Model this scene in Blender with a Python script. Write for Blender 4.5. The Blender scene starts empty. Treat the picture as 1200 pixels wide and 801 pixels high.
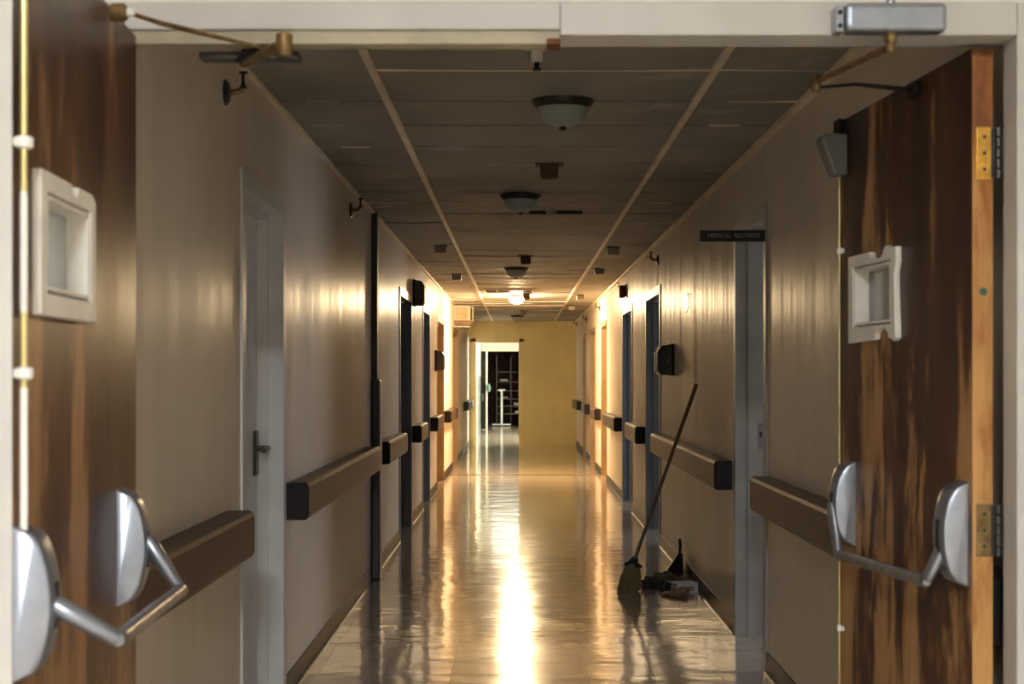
import bpy, bmesh, math, random
from mathutils import Vector, Matrix, noise
random.seed(7)
SC = bpy.context.scene
COL = SC.collection
PI = math.pi

# ------------------------------------------------------------------ measures (metres; x right, y into the corridor, z up)
EYE = 1.352
XL, XR = -0.981, 1.136            # corridor walls
ZC = 2.446                        # ceiling
YE = 30.5                         # end wall
YF = 3.256                        # front of the double-door frame
YB = 3.44                         # its back
ZH = 2.07
FL = 1814.0                       # focal length in pixels (1200 wide)

# ------------------------------------------------------------------ materials
MATS = {}
def new_mat(name):
    m = bpy.data.materials.new(name); m.use_nodes = True
    nt = m.node_tree
    b = nt.nodes['Principled BSDF']
    MATS[name] = m
    return m, nt, b

def N(nt, typ, **kw):
    n = nt.nodes.new(typ)
    for k, v in kw.items():
        if k in ('operation', 'blend_type', 'data_type', 'noise_dimensions', 'wave_type', 'bands_direction', 'feature', 'interpolation'):
            setattr(n, k, v)
        else:
            n.inputs[k].default_value = v
    return n

def coords(nt, scale=(1, 1, 1), loc=(0, 0, 0)):
    tc = nt.nodes.new('ShaderNodeTexCoord')
    mp = nt.nodes.new('ShaderNodeMapping')
    mp.inputs['Scale'].default_value = scale
    mp.inputs['Location'].default_value = loc
    nt.links.new(tc.outputs['Object'], mp.inputs['Vector'])
    return mp.outputs['Vector']

def ramp(nt, fac, stops):
    r = nt.nodes.new('ShaderNodeValToRGB')
    e = r.color_ramp.elements
    while len(e) < len(stops): e.new(0.5)
    for i, (p, c) in enumerate(stops):
        e[i].position = p
        e[i].color = (c[0], c[1], c[2], 1) if isinstance(c, (tuple, list)) else (c, c, c, 1)
    nt.links.new(fac, r.inputs['Fac'])
    return r.outputs['Color']

def mixc(nt, fac, a, b, mode='MIX'):
    m = nt.nodes.new('ShaderNodeMix'); m.data_type = 'RGBA'; m.blend_type = mode
    for sock, v in ((m.inputs[0], fac), (m.inputs[6], a), (m.inputs[7], b)):
        if isinstance(v, (int, float)): sock.default_value = v
        elif isinstance(v, (tuple, list)): sock.default_value = (v[0], v[1], v[2], 1)
        else: nt.links.new(v, sock)
    return m.outputs[2]

def bump(nt, b, height, strength, dist=0.01):
    n = nt.nodes.new('ShaderNodeBump')
    n.inputs['Strength'].default_value = strength
    n.inputs['Distance'].default_value = dist
    nt.links.new(height, n.inputs['Height'])
    nt.links.new(n.outputs['Normal'], b.inputs['Normal'])

def noisetex(nt, vec, scale=5, detail=3, rough=0.5, dist=0.0):
    n = nt.nodes.new('ShaderNodeTexNoise')
    n.inputs['Scale'].default_value = scale
    n.inputs['Detail'].default_value = detail
    n.inputs['Roughness'].default_value = rough
    n.inputs['Distortion'].default_value = dist
    nt.links.new(vec, n.inputs['Vector'])
    return n.outputs['Fac']

def simple(name, col, rough=0.5, metal=0.0, spec=0.5, vary=0.12, vscale=8, vvec=(1, 1, 1), bmp=0.0, bscale=60):
    m, nt, b = new_mat(name)
    v = coords(nt, vvec)
    f = noisetex(nt, v, vscale, 4)
    lo = tuple(max(0, c * (1 - vary)) for c in col); hi = tuple(min(1, c * (1 + vary)) for c in col)
    nt.links.new(ramp(nt, f, [(0.3, lo), (0.7, hi)]), b.inputs['Base Color'])
    b.inputs['Roughness'].default_value = rough
    b.inputs['Metallic'].default_value = metal
    b.inputs['Specular IOR Level'].default_value = spec
    if bmp:
        bump(nt, b, noisetex(nt, v, bscale, 3), bmp, 0.002)
    return m

def emissive(name, col, strength, base=None):
    m, nt, b = new_mat(name)
    b.inputs['Base Color'].default_value = (*(base or col), 1)
    b.inputs['Emission Color'].default_value = (*col, 1)
    b.inputs['Emission Strength'].default_value = strength
    return m

def wall_mat(name, col, rough=0.3, streak=0.5, spec=0.5, gloss=0.58):
    m, nt, b = new_mat(name)
    v = coords(nt, (1, 1, 0.04))
    f = noisetex(nt, v, 9, 4)
    v2 = coords(nt, (1, 1, 1))
    g = noisetex(nt, v2, 1.6, 5, 0.6)
    c = ramp(nt, g, [(0.3, tuple(x * 0.88 for x in col)), (0.7, col)])
    c = mixc(nt, 0.3, c, ramp(nt, f, [(0.35, 0.85), (0.65, 1.0)]), 'MULTIPLY')
    nt.links.new(c, b.inputs['Base Color'])
    rr = nt.nodes.new('ShaderNodeMapRange')
    rr.inputs['To Min'].default_value = rough * 0.8; rr.inputs['To Max'].default_value = rough * 1.3
    nt.links.new(f, rr.inputs['Value']); nt.links.new(rr.outputs['Result'], b.inputs['Roughness'])
    st = noisetex(nt, coords(nt, (1, 1, 0.035), (2, 4, 0)), 7, 7, 0.72)
    sr = nt.nodes.new('ShaderNodeMapRange')
    sr.inputs['From Min'].default_value = 0.32; sr.inputs['From Max'].default_value = 0.68
    sr.inputs['To Min'].default_value = spec * 0.8; sr.inputs['To Max'].default_value = spec
    nt.links.new(st, sr.inputs['Value']); nt.links.new(sr.outputs['Result'], b.inputs['Specular IOR Level'])
    h = noisetex(nt, coords(nt, (1, 1, 0.02)), 11, 5, 0.65)
    h2 = noisetex(nt, coords(nt, (1, 1, 1)), 90, 2)
    hh = nt.nodes.new('ShaderNodeMath'); hh.operation = 'MULTIPLY_ADD'
    nt.links.new(h2, hh.inputs[0]); hh.inputs[1].default_value = 0.03; nt.links.new(h, hh.inputs[2])
    bump(nt, b, hh.outputs[0], streak, 0.003)
    # patchy sheen: only worn streaks of the paint are glossy
    df = nt.nodes.new('ShaderNodeBsdfDiffuse'); nt.links.new(c, df.inputs['Color'])
    gl = nt.nodes.new('ShaderNodeMapRange')
    gl.inputs['From Min'].default_value = 0.34; gl.inputs['From Max'].default_value = 0.66
    gl.inputs['To Min'].default_value = gloss * 0.25; gl.inputs['To Max'].default_value = gloss
    nt.links.new(st, gl.inputs['Value'])
    mx = nt.nodes.new('ShaderNodeMixShader')
    nt.links.new(gl.outputs['Result'], mx.inputs[0]); nt.links.new(df.outputs[0], mx.inputs[1]); nt.links.new(b.outputs[0], mx.inputs[2])
    nt.links.new(mx.outputs[0], nt.nodes['Material Output'].inputs['Surface'])
    return m

M_wall = wall_mat('wall_paint', (0.82, 0.725, 0.60), 0.30, 0.28, spec=0.42)
M_endwall = wall_mat('end_wall_paint', (0.90, 0.73, 0.38), 0.5, 0.1)
M_lobby = simple('lobby_paint', (0.72, 0.70, 0.66), 0.6, vary=0.04)
M_white = simple('bright_wall_paint', (0.62, 0.60, 0.50), 0.6, vary=0.04)
M_frame = simple('cream_frame_paint', (0.47, 0.455, 0.425), 0.42, vary=0.06, vscale=6)
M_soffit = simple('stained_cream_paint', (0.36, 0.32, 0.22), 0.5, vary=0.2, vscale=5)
M_lightframe = simple('pale_grey_frame_paint', (0.68, 0.68, 0.66), 0.4, vary=0.07, vscale=5)
M_greyframe = simple('weathered_grey_frame_paint', (0.34, 0.34, 0.32), 0.4, vary=0.1, vscale=5)
M_blueframe = simple('slate_blue_frame_paint', (0.13, 0.15, 0.18), 0.4, vary=0.15, vscale=5)
M_tanframe = simple('tan_frame_paint', (0.36, 0.24, 0.13), 0.4, vary=0.12, vscale=5)
M_rail = simple('brown_vinyl', (0.068, 0.030, 0.012), 0.42, spec=0.25, vary=0.18, vscale=30, bmp=0.1)
M_cap = simple('dark_vinyl', (0.014, 0.011, 0.010), 0.5, spec=0.25, vary=0.2)
M_base = simple('cove_base', (0.030, 0.015, 0.008), 0.42, spec=0.18, vary=0.6, vscale=14, bmp=0.5, bscale=25)
M_scuff = simple('scuffed_floor_edge', (0.3, 0.2, 0.1), 0.25, vary=0.4, vscale=20)
M_black = simple('black_metal', (0.012, 0.012, 0.013), 0.35, vary=0.2)
M_darkgreen = simple('dark_joint_cover', (0.025, 0.028, 0.024), 0.45, vary=0.2)
M_bronze = simple('weathered_bronze', (0.055, 0.05, 0.043), 0.38, 0.6, vary=0.3)
M_brass = simple('aged_brass', (0.20, 0.13, 0.05), 0.45, 0.6, vary=0.35, vscale=40)
M_brassy = simple('yellow_brass_rod', (0.62, 0.52, 0.22), 0.3, 0.6, vary=0.2, vscale=6)
M_chrome = simple('satin_aluminium', (0.30, 0.325, 0.37), 0.32, 0.8, vary=0.08, vscale=25)
M_chromedk = simple('worn_aluminium', (0.24, 0.24, 0.245), 0.35, 0.8, vary=0.25, vscale=25)
M_rustarm = simple('rusty_steel', (0.16, 0.085, 0.035), 0.5, 0.5, vary=0.5, vscale=30)
M_rust = simple('rust', (0.13, 0.045, 0.012), 0.8, vary=0.4, vscale=40)
M_greybox = simple('grey_plastic', (0.15, 0.155, 0.145), 0.45, vary=0.15)
M_brownbox = simple('rusty_brown_housing', (0.085, 0.030, 0.010), 0.55, vary=0.3, vscale=30)
M_greyceil = simple('grey_ceiling_box', (0.30, 0.25, 0.19), 0.5, vary=0.15)
M_cream = simple('cream_plastic', (0.66, 0.58, 0.42), 0.45, vary=0.08)
M_whitebox = simple('white_card', (0.62, 0.60, 0.60), 0.6, vary=0.08)
M_cardboard = simple('brown_cardboard', (0.26, 0.14, 0.06), 0.8, vary=0.2)
M_cloth = simple('dark_rag', (0.035, 0.028, 0.022), 0.9, vary=0.5, vscale=20)
M_greycloth = simple('brown_paper', (0.14, 0.10, 0.07), 0.9, vary=0.35, vscale=20)
M_straw = simple('broom_straw', (0.17, 0.13, 0.05), 0.8, vary=0.35, vscale=60)
M_handle = simple('broom_wood', (0.10, 0.06, 0.03), 0.45, vary=0.3)
M_tbar = simple('ceiling_t_bar', (0.85, 0.74, 0.56), 0.4, vary=0.15, vscale=4)
M_tgap = simple('ceiling_void', (0.008, 0.007, 0.006), 0.9)
M_signblk = simple('sign_black', (0.010, 0.010, 0.011), 0.35)
M_signtxt = simple('sign_lettering', (0.42, 0.41, 0.38), 0.5)
M_winframe = simple('cream_window_trim', (0.72, 0.68, 0.60), 0.5, vary=0.08, vscale=14)
M_orangebrass = simple('orange_stained_brass', (0.62, 0.34, 0.05), 0.45, 0.4, vary=0.25, vscale=50)
M_dado = simple('grey_dado', (0.17, 0.17, 0.15), 0.5)
M_darkdoor = simple('dark_green_door', (0.008, 0.008, 0.005), 0.8, spec=0.1, vary=0.3)
M_darkred = simple('dark_red_wall', (0.045, 0.013, 0.011), 0.7)
M_steel = simple('dull_steel', (0.09, 0.09, 0.09), 0.4, 0.6)
M_stand = simple('white_enamel', (0.75, 0.74, 0.68), 0.4)
M_teal = simple('pale_teal_cloth', (0.13, 0.20, 0.16), 0.8)

def ceil_mat():
    m, nt, b = new_mat('ceiling_tile')
    g = noisetex(nt, coords(nt), 1.1, 4, 0.6)
    c = ramp(nt, g, [(0.3, (0.25, 0.23, 0.19)), (0.7, (0.40, 0.37, 0.31))])
    s = noisetex(nt, coords(nt, (1, 1, 1), (3, 9, 0)), 2.3, 5, 0.65)
    c = mixc(nt, ramp(nt, s, [(0.62, 0.0), (0.72, 0.5)]), c, (0.66, 0.65, 0.66))
    nt.links.new(c, b.inputs['Base Color'])
    b.inputs['Roughness'].default_value = 0.62
    bump(nt, b, noisetex(nt, coords(nt), 220, 2), 0.25, 0.002)
    return m
M_ceil = ceil_mat()

def floor_mat():
    m, nt, b = new_mat('waxed_vinyl_tile')
    v = coords(nt)
    br = nt.nodes.new('ShaderNodeTexBrick')
    br.offset = 0.0
    br.inputs['Scale'].default_value = 1.0
    br.inputs['Brick Width'].default_value = 0.305
    br.inputs['Row Height'].default_value = 0.305
    br.inputs['Mortar Size'].default_value = 0.0022
    br.inputs['Mortar Smooth'].default_value = 0.3
    br.inputs['Color1'].default_value = (0.60, 0.505, 0.39, 1)
    br.inputs['Color2'].default_value = (0.56, 0.47, 0.36, 1)
    br.inputs['Mortar'].default_value = (0.36, 0.29, 0.21, 1)
    nt.links.new(v, br.inputs['Vector'])
    mott = noisetex(nt, v, 3.0, 6, 0.65)
    c = mixc(nt, 0.6, br.outputs['Color'], ramp(nt, mott, [(0.3, 0.62), (0.7, 1.0)]), 'MULTIPLY')
    # worn dirt rubbed into the floor, scattered
    dirt = noisetex(nt, coords(nt, (1, 0.5, 1), (5, 2, 0)), 1.3, 6, 0.7)
    c = mixc(nt, ramp(nt, dirt, [(0.55, 0.0), (0.75, 0.55)]), c, (0.17, 0.12, 0.075))
    nt.links.new(c, b.inputs['Base Color'])
    b.inputs['Specular IOR Level'].default_value = 0.35
    r = noisetex(nt, coords(nt, (1.5, 4, 1)), 2.0, 5, 0.6)
    rr = nt.nodes.new('ShaderNodeMapRange')
    rr.inputs['To Min'].default_value = 0.11; rr.inputs['To Max'].default_value = 0.24
    b.inputs['Coat Weight'].default_value = 0.75; b.inputs['Coat Roughness'].default_value = 0.07
    nt.links.new(r, rr.inputs['Value']); nt.links.new(rr.outputs['Result'], b.inputs['Roughness'])
    h1 = noisetex(nt, coords(nt, (1.0, 3.2, 1)), 2.2, 4, 0.55)
    h2 = noisetex(nt, coords(nt, (1, 1, 1), (7, 1, 0)), 2.4, 2, 0.5)
    a = nt.nodes.new('ShaderNodeMath'); a.operation = 'MULTIPLY_ADD'
    nt.links.new(h1, a.inputs[0]); a.inputs[1].default_value = 0.45; nt.links.new(h2, a.inputs[2])
    bump(nt, b, a.outputs[0], 1.0, 0.0050)
    nt.links.new(b.inputs['Normal'].links[0].from_socket, b.inputs['Coat Normal'])
    return m
M_floor = floor_mat()

def wood_mat(name, dark, mid, light, off, amt=0.52, blue=0.0):
    m, nt, b = new_mat(name)
    v = coords(nt, (1, 1, 0.20), off)
    f = noisetex(nt, v, 8, 6, 0.66, 0.5)
    v2 = coords(nt, (1, 1, 0.32), (off[1], off[2], off[0]))
    g = noisetex(nt, v2, 3.2, 7, 0.7, 0.4)
    a = nt.nodes.new('ShaderNodeMath'); a.operation = 'ADD'
    s1 = nt.nodes.new('ShaderNodeMath'); s1.operation = 'MULTIPLY'; s1.inputs[1].default_value = 0.5
    s2 = nt.nodes.new('ShaderNodeMath'); s2.operation = 'MULTIPLY'; s2.inputs[1].default_value = 0.5
    nt.links.new(f, s1.inputs[0]); nt.links.new(g, s2.inputs[0])
    nt.links.new(s1.outputs[0], a.inputs[0]); nt.links.new(s2.outputs[0], a.inputs[1])
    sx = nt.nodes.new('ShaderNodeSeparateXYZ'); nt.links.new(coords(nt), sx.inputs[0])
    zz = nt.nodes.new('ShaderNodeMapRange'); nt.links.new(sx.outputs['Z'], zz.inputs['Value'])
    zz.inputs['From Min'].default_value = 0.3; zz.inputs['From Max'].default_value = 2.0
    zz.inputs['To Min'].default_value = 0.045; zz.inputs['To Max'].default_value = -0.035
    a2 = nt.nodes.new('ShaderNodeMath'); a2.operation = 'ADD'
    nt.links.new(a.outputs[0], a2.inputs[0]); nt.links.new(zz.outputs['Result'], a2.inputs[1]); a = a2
    c = ramp(nt, a.outputs[0], [(amt - 0.08, dark), (amt + 0.005, mid), (amt + 0.06, light), (amt + 0.2, tuple(x * 1.25 for x in light))])
    fine = noisetex(nt, coords(nt, (1, 1, 0.05)), 90, 3)
    c = mixc(nt, 0.4, c, ramp(nt, fine, [(0.3, 0.6), (0.7, 1.0)]), 'MULTIPLY')
    nt.links.new(c, b.inputs['Base Color'])
    rr = nt.nodes.new('ShaderNodeMapRange')
    rr.inputs['To Min'].default_value = 0.22; rr.inputs['To Max'].default_value = 0.6
    nt.links.new(g, rr.inputs['Value']); nt.links.new(rr.outputs['Result'], b.inputs['Roughness'])
    bump(nt, b, f, 0.25, 0.003)
    return m
M_woodL = wood_mat('peeling_varnish_left', (0.045, 0.015, 0.006), (0.105, 0.040, 0.014), (0.34, 0.18, 0.08), (3.1, 1.2, 0.4), 0.495)
M_woodR = wood_mat('peeling_varnish_right', (0.032, 0.010, 0.004), (0.08, 0.028, 0.009), (0.40, 0.215, 0.08), (0.3, 5.2, 2.4), 0.50)
M_orangewood = wood_mat('bare_edge_wood', (0.15, 0.042, 0.008), (0.34, 0.125, 0.022), (0.48, 0.25, 0.075), (1, 1, 4.3), 0.48)

def glass_mat(name, col, rough=0.15, trans=0.6):
    m, nt, b = new_mat(name)
    g = noisetex(nt, coords(nt), 6, 3)
    nt.links.new(ramp(nt, g, [(0.3, tuple(x * 0.85 for x in col)), (0.7, col)]), b.inputs['Base Color'])
    b.inputs['Roughness'].default_value = rough
    b.inputs['Transmission Weight'].default_value = trans
    return m
M_glass = glass_mat('wired_glass', (0.62, 0.66, 0.66), 0.12, 0.75)
M_dome = glass_mat('frosted_glass', (0.55, 0.60, 0.55), 0.5, 0.3)
M_domewarm = glass_mat('frosted_glass_warm', (0.62, 0.55, 0.42), 0.5, 0.3)
M_lit = emissive('lit_dome_glass', (1.0, 0.72, 0.40), 1600)
M_day = emissive('daylight_pane', (0.86, 0.88, 1.0), 6)
M_day2 = emissive('daylight_pane_strong', (0.97, 1.0, 0.88), 110)
M_sky = emissive('bright_ceiling_panel', (0.92, 0.96, 1.0), 2.2)
M_day3 = emissive('daylight_pane_blue', (0.75, 0.85, 1.0), 9)
M_troffer = emissive('lobby_light_panel', (0.94, 0.97, 1.0), 305)

# ------------------------------------------------------------------ mesh helpers
WM = {}
def link(o, W=None):
    COL.objects.link(o)
    WM[o.name] = W or Matrix.Identity(4)
    return o

def finish(bm, smooth):
    bmesh.ops.recalc_face_normals(bm, faces=bm.faces)
    for f in bm.faces: f.smooth = smooth

def obj(name, bm, mat, parent=None, smooth=False, local=False, bevel=0.0, segs=2):
    """links a bmesh as ONE object. Coordinates are world unless local=True (then: the parent's frame)."""
    finish(bm, smooth)
    W = WM[parent.name] if parent else Matrix.Identity(4)
    if parent and not local:
        bm.transform(W.inverted())
    me = bpy.data.meshes.new(name)
    bm.to_mesh(me); bm.free()
    me.materials.append(mat)
    o = bpy.data.objects.new(name, me)
    link(o, W)
    if parent: o.parent = parent
    if smooth:
        try:
            me.set_sharp_from_angle(angle=math.radians(40))
        except Exception:
            pass
    if bevel:
        md = o.modifiers.new('bevel', 'BEVEL'); md.width = bevel; md.segments = segs; md.limit_method = 'ANGLE'
        md.harden_normals = False
    return o

def thing(name, label, cat, loc=(0, 0, 0), rotz=0.0, group=None):
    o = bpy.data.objects.new(name, None)
    o.empty_display_size = 0.05
    o.location = loc; o.rotation_euler = (0, 0, rotz)
    o['label'] = label; o['category'] = cat
    if group: o['group'] = group
    return link(o, Matrix.Translation(Vector(loc)) @ Matrix.Rotation(rotz, 4, 'Z'))

def tag(o, label, cat, group=None, kind=None):
    o['label'] = label; o['category'] = cat
    if group: o['group'] = group
    if kind: o['kind'] = kind
    return o

def struct(o, label=None, cat=None):
    o['kind'] = 'structure'
    if label: o['label'] = label
    if cat: o['category'] = cat
    return o

def dup(root, loc, rotz, label, group=None):
    r = root.copy(); COL.objects.link(r); r.location = loc; r.rotation_euler = (0, 0, rotz); r['label'] = label
    WM[r.name] = Matrix.Translation(Vector(loc)) @ Matrix.Rotation(rotz, 4, 'Z')
    if group: r['group'] = group
    for ch in list(root.children):
        c = ch.copy(); COL.objects.link(c); c.parent = r
        for g in list(ch.children):
            d = g.copy(); COL.objects.link(d); d.parent = c
    return r

def B(): return bmesh.new()

def box(bm, x0, x1, y0, y1, z0, z1, M=None):
    vs = [Vector((x, y, z)) for z in (z0, z1) for y in (y0, y1) for x in (x0, x1)]
    if M: vs = [M @ v for v in vs]
    v = [bm.verts.new(p) for p in vs]
    for q in ((0, 2, 3, 1), (4, 5, 7, 6), (0, 1, 5, 4), (2, 6, 7, 3), (0, 4, 6, 2), (1, 3, 7, 5)):
        bm.faces.new([v[i] for i in q])
    return v

def prism(bm, poly, axis, a0, a1):
    """poly in the two other axes; extruded along axis 0/1/2"""
    def P(p, a):
        q = list(p); q.insert(axis, a); return Vector(q)
    A = [bm.verts.new(P(p, a0)) for p in poly]; C = [bm.verts.new(P(p, a1)) for p in poly]
    n = len(poly)
    bm.faces.new(A[::-1]); bm.faces.new(C)
    for i in range(n):
        bm.faces.new((A[i], A[(i + 1) % n], C[(i + 1) % n], C[i]))

def ringplate(bm, outer, inner, axis, a0, a1):
    """plate with a hole: outer / inner polygons in the two axes other than `axis`, between a0 and a1"""
    def P(p, a):
        q = list(p); q.insert(axis, a); return Vector(q)
    for a in (a0, a1):
        vo = [bm.verts.new(P(p, a)) for p in outer]; vi = [bm.verts.new(P(p, a)) for p in inner]
        es = [bm.edges.new((l[i], l[(i + 1) % len(l)])) for l in (vo, vi) for i in range(len(l))]
        bmesh.ops.triangle_fill(bm, use_beauty=True, edges=es)
        if a == a0: v0o, v0i = vo, vi
        else:
            for p, q in ((v0o, vo), (v0i, vi)):
                n = len(p)
                for i in range(n):
                    bm.faces.new((p[i], p[(i + 1) % n], q[(i + 1) % n], q[i]))

def frame_of(t):
    t = t.normalized()
    if abs(t.z) > 0.85:
        w = t.cross(Vector((1, 0, 0))).normalized(); u = w.cross(t).normalized(); return u, w
    u = t.cross(Vector((0, 0, 1)))
    if u.length < 1e-3: u = t.cross(Vector((1, 0, 0)))
    u.normalize(); w = u.cross(t).normalized()
    return u, w

def tube(bm, pts, r, n=12, flat=1.0):
    """r: number or list per point; flat: scales the section along its second axis"""
    pts = [Vector(p) for p in pts]
    rs = r if isinstance(r, (list, tuple)) else [r] * len(pts)
    rings = []
    for i, p in enumerate(pts):
        t = (pts[min(i + 1, len(pts) - 1)] - pts[max(i - 1, 0)])
        u, w = frame_of(t)
        rings.append([bm.verts.new(p + (u * math.cos(2 * PI * k / n) + w * math.sin(2 * PI * k / n) * flat) * rs[i]) for k in range(n)])
    for a, b in zip(rings, rings[1:]):
        for k in range(n):
            bm.faces.new((a[k], a[(k + 1) % n], b[(k + 1) % n], b[k]))
    bm.faces.new(rings[0][::-1]); bm.faces.new(rings[-1])

def lathe(bm, prof, c, n=32, axis='Z', caps=True):
    """prof: (radius, height) pairs"""
    c = Vector(c); rings = []
    for r, h in prof:
        ring = []
        for k in range(n):
            a = 2 * PI * k / n; x, y = r * math.cos(a), r * math.sin(a)
            v = {'Z': Vector((x, y, h)), 'X': Vector((h, x, y)), 'Y': Vector((x, h, y))}[axis]
            ring.append(bm.verts.new(c + v))
        rings.append(ring)
    for a, b in zip(rings, rings[1:]):
        for k in range(n):
            bm.faces.new((a[k], a[(k + 1) % n], b[(k + 1) % n], b[k]))
    if caps:
        if prof[0][0] > 1e-5: bm.faces.new(rings[0][::-1])
        if prof[-1][0] > 1e-5: bm.faces.new(rings[-1])

def rect(a0, a1, b0, b1): return [(a0, b0), (a1, b0), (a1, b1), (a0, b1)]

def at(px, py, d):
    """the point at depth d seen at pixel (px, py) of the 1200x801 photograph"""
    return Vector(((px - 608) * d / FL, d, EYE - (py - 441) * d / FL))

# ================================================================== SETTING
LD = [(5.50, 6.42), (12.72, 14.05), (15.80, 16.92), (18.55, 20.10), (22.9, 24.7)]
RD = [(7.12, 8.08), (12.42, 13.75), (15.50, 16.85), (20.0, 21.2), (23.0, 24.4), (26.2, 27.1)]
ZD = 2.04
TH = 0.15
def wall_with(openings, xi, xo, y0, y1, ztop):
    bm = B(); y = y0
    for a, b in openings:
        box(bm, min(xi, xo), max(xi, xo), y, a, 0, ztop)
        box(bm, min(xi, xo), max(xi, xo), a, b, (2.10 if a == 7.12 else ZD) + 0.001, ztop)
        y = b
    box(bm, min(xi, xo), max(xi, xo), y, y1, 0, ztop)
    return bm
struct(obj('wall_left', wall_with(LD, XL, XL - TH, YB, YE, 2.6), M_wall))
struct(obj('wall_right', wall_with(RD, XR, XR + TH, YB, YE, 2.6), M_wall))

bm = B(); box(bm, -3.2, 4.6, -5.2, 46, -0.1, 0.0)
struct(obj('floor', bm, M_floor))

# lighter and darker rows of tiles and a threshold strip set in the floor
bm = B(); box(bm, XL + 0.02, XR - 0.02, 21.25, 21.36, -0.01, 0.002)
struct(obj('trim_1', bm, M_rustarm))

# ceiling: panels between dark gaps, individually sagging
bm = B()
cols = [(XL, -0.521, 3), (-0.521, 0.699, 6), (0.699, XR, 3)]
k = -5; Y0 = 6.146
while Y0 + 0.61 * k < YE:
    ya, yb = Y0 + 0.61 * k + 0.006, Y0 + 0.61 * (k + 1) - 0.006
    ya = max(ya, YB); yb = min(yb, YE)
    for (xa, xb, nx) in cols:
        sag = random.uniform(0.000, 0.014); t1 = random.uniform(-0.003, 0.003); t2 = random.uniform(-0.004, 0.004)
        grid = []
        for j in range(4):
            row = []
            for i in range(nx + 1):
                u, v = i / nx, j / 3
                z = ZC + 0.003 - sag * 4 * u * (1 - u) * (0.5 + 2 * v * (1 - v)) + t1 * (u - .5) * 2 + t2 * (v - .5) * 2
                row.append(bm.verts.new((xa + 0.004 + (xb - xa - 0.008) * u, ya + (yb - ya) * v, z)))
            grid.append(row)
        for j in range(3):
            for i in range(nx):
                bm.faces.new((grid[j][i], grid[j][i + 1], grid[j + 1][i + 1], grid[j + 1][i]))
        # sides of the panel
        rim = grid[0] + [r[-1] for r in grid[1:]] + grid[-1][-2::-1] + [r[0] for r in grid[-2:0:-1]]
        top = [bm.verts.new((v.co.x, v.co.y, ZC + 0.02)) for v in rim]
        n = len(rim)
        for i in range(n):
            bm.faces.new((rim[i], top[i], top[(i + 1) % n], rim[(i + 1) % n]))
    k += 1
struct(obj('ceiling', bm, M_ceil))
bm = B(); box(bm, XL - TH, XR + TH, YB, YE, ZC + 0.02, ZC + 0.1)
struct(obj('trim_2', bm, M_tgap))
bm = B()
for x in (-0.521, 0.699): box(bm, x - 0.014, x + 0.014, YB, YE, ZC - 0.010, ZC + 0.015)
struct(obj('trim_3', bm, M_tbar))
bm = B()
for kk in range(-4, 40):
    y = Y0 + 0.61 * kk
    for a, b in ((XL, -0.521), (-0.521, 0.699), (0.699, XR)):
        if random.random() < 0.5:
            dz = random.uniform(0.001, 0.007)
            u, v = a + (b - a) * random.choice((0, 0, 0.3)), b - (b - a) * random.choice((0, 0, 0.4))
            box(bm, u, v, y - 0.004, y + 0.004, ZC - dz, ZC + 0.012)
struct(obj('trim_4', bm, M_tbar))
bm = B()   # wall angles along the ceiling edge
box(bm, XL, XL + 0.024, YB, 10.28, ZC - 0.012, ZC + 0.004); box(bm, XL, XL + 0.024, 10.46, YE, ZC - 0.012, ZC + 0.004)
box(bm, XR - 0.03, XR, YB, YE, ZC - 0.02, ZC + 0.004)
struct(obj('trim_5', bm, M_tbar))

# end wall with its doorway
EX0, EX1 = -0.852, 0.008
bm = B()
box(bm, XL - TH, EX0, YE, YE + TH, 0, 2.6); box(bm, EX1, XR + TH, YE, YE + TH, 0, 2.6)
box(bm, EX0, EX1, YE, YE + TH, ZD, 2.6)
struct(obj('wall_back', bm, M_endwall))

# double-door frame wall in front and the lobby the camera stands in
FX0, FX1 = -0.855, 1.048
bm = B()
box(bm, -3.0, FX0 - 0.06, YF + 0.012, YB, 0, 3.05); box(bm, FX1 + 0.062, 3.0, YF + 0.012, YB, 0, 3.05)
box(bm, FX0 - 0.06, FX1 + 0.062, YF + 0.012, YB, ZH + 0.068, 3.05)
struct(obj('wall_front', bm, M_lobby))
bm = B()
box(bm, -3.0, -2.9, -5, YF, 0, 3.0); box(bm, 2.9, 3.0, -5, YF, 0, 3.0); box(bm, -3, 3, -5.1, -5, 0, 3.0)
struct(obj('wall_lobby', bm, M_lobby))
bm = B(); box(bm, -3, 3, -5, YF, 3.0, 3.1)
struct(obj('ceiling_lobby', bm, M_lobby))

# hollow metal frame of the double doors (jambs, head, stops)
bm = B()
box(bm, FX1, FX1 + 0.07, YF, 3.35, 0, ZH + 0.07)                 # right jamb
box(bm, FX1 + 0.03, FX1 + 0.07, 3.35, YB + 0.01, 0, ZH + 0.07)    # its rabbet
box(bm, FX0 - 0.07, FX0, YF + 0.05, YB + 0.01, 0, ZH + 0.07)      # left jamb
box(bm, FX0 - 0.07, FX0 - 0.0, YF, YF + 0.05, 0, ZH + 0.07)
box(bm, 0.087, FX1, YF, 3.35, ZH, ZH + 0.07)                      # head, right half
box(bm, FX0, 0.087, YF, 3.35, ZH + 0.012, ZH + 0.07)              # head, left half
box(bm, FX0, FX1 + 0.03, 3.35, YB + 0.01, ZH + 0.016, ZH + 0.07)
dd = struct(obj('door_1', bm, M_frame, bevel=0.003))
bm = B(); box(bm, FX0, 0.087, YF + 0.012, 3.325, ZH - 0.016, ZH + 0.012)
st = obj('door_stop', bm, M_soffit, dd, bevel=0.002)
bm = B(); box(bm, 0.058, 0.0885, YF + 0.010, 3.327, ZH - 0.0175, ZH - 0.004)
obj('rust_patch', bm, M_rust, dd, bevel=0.003)

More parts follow.
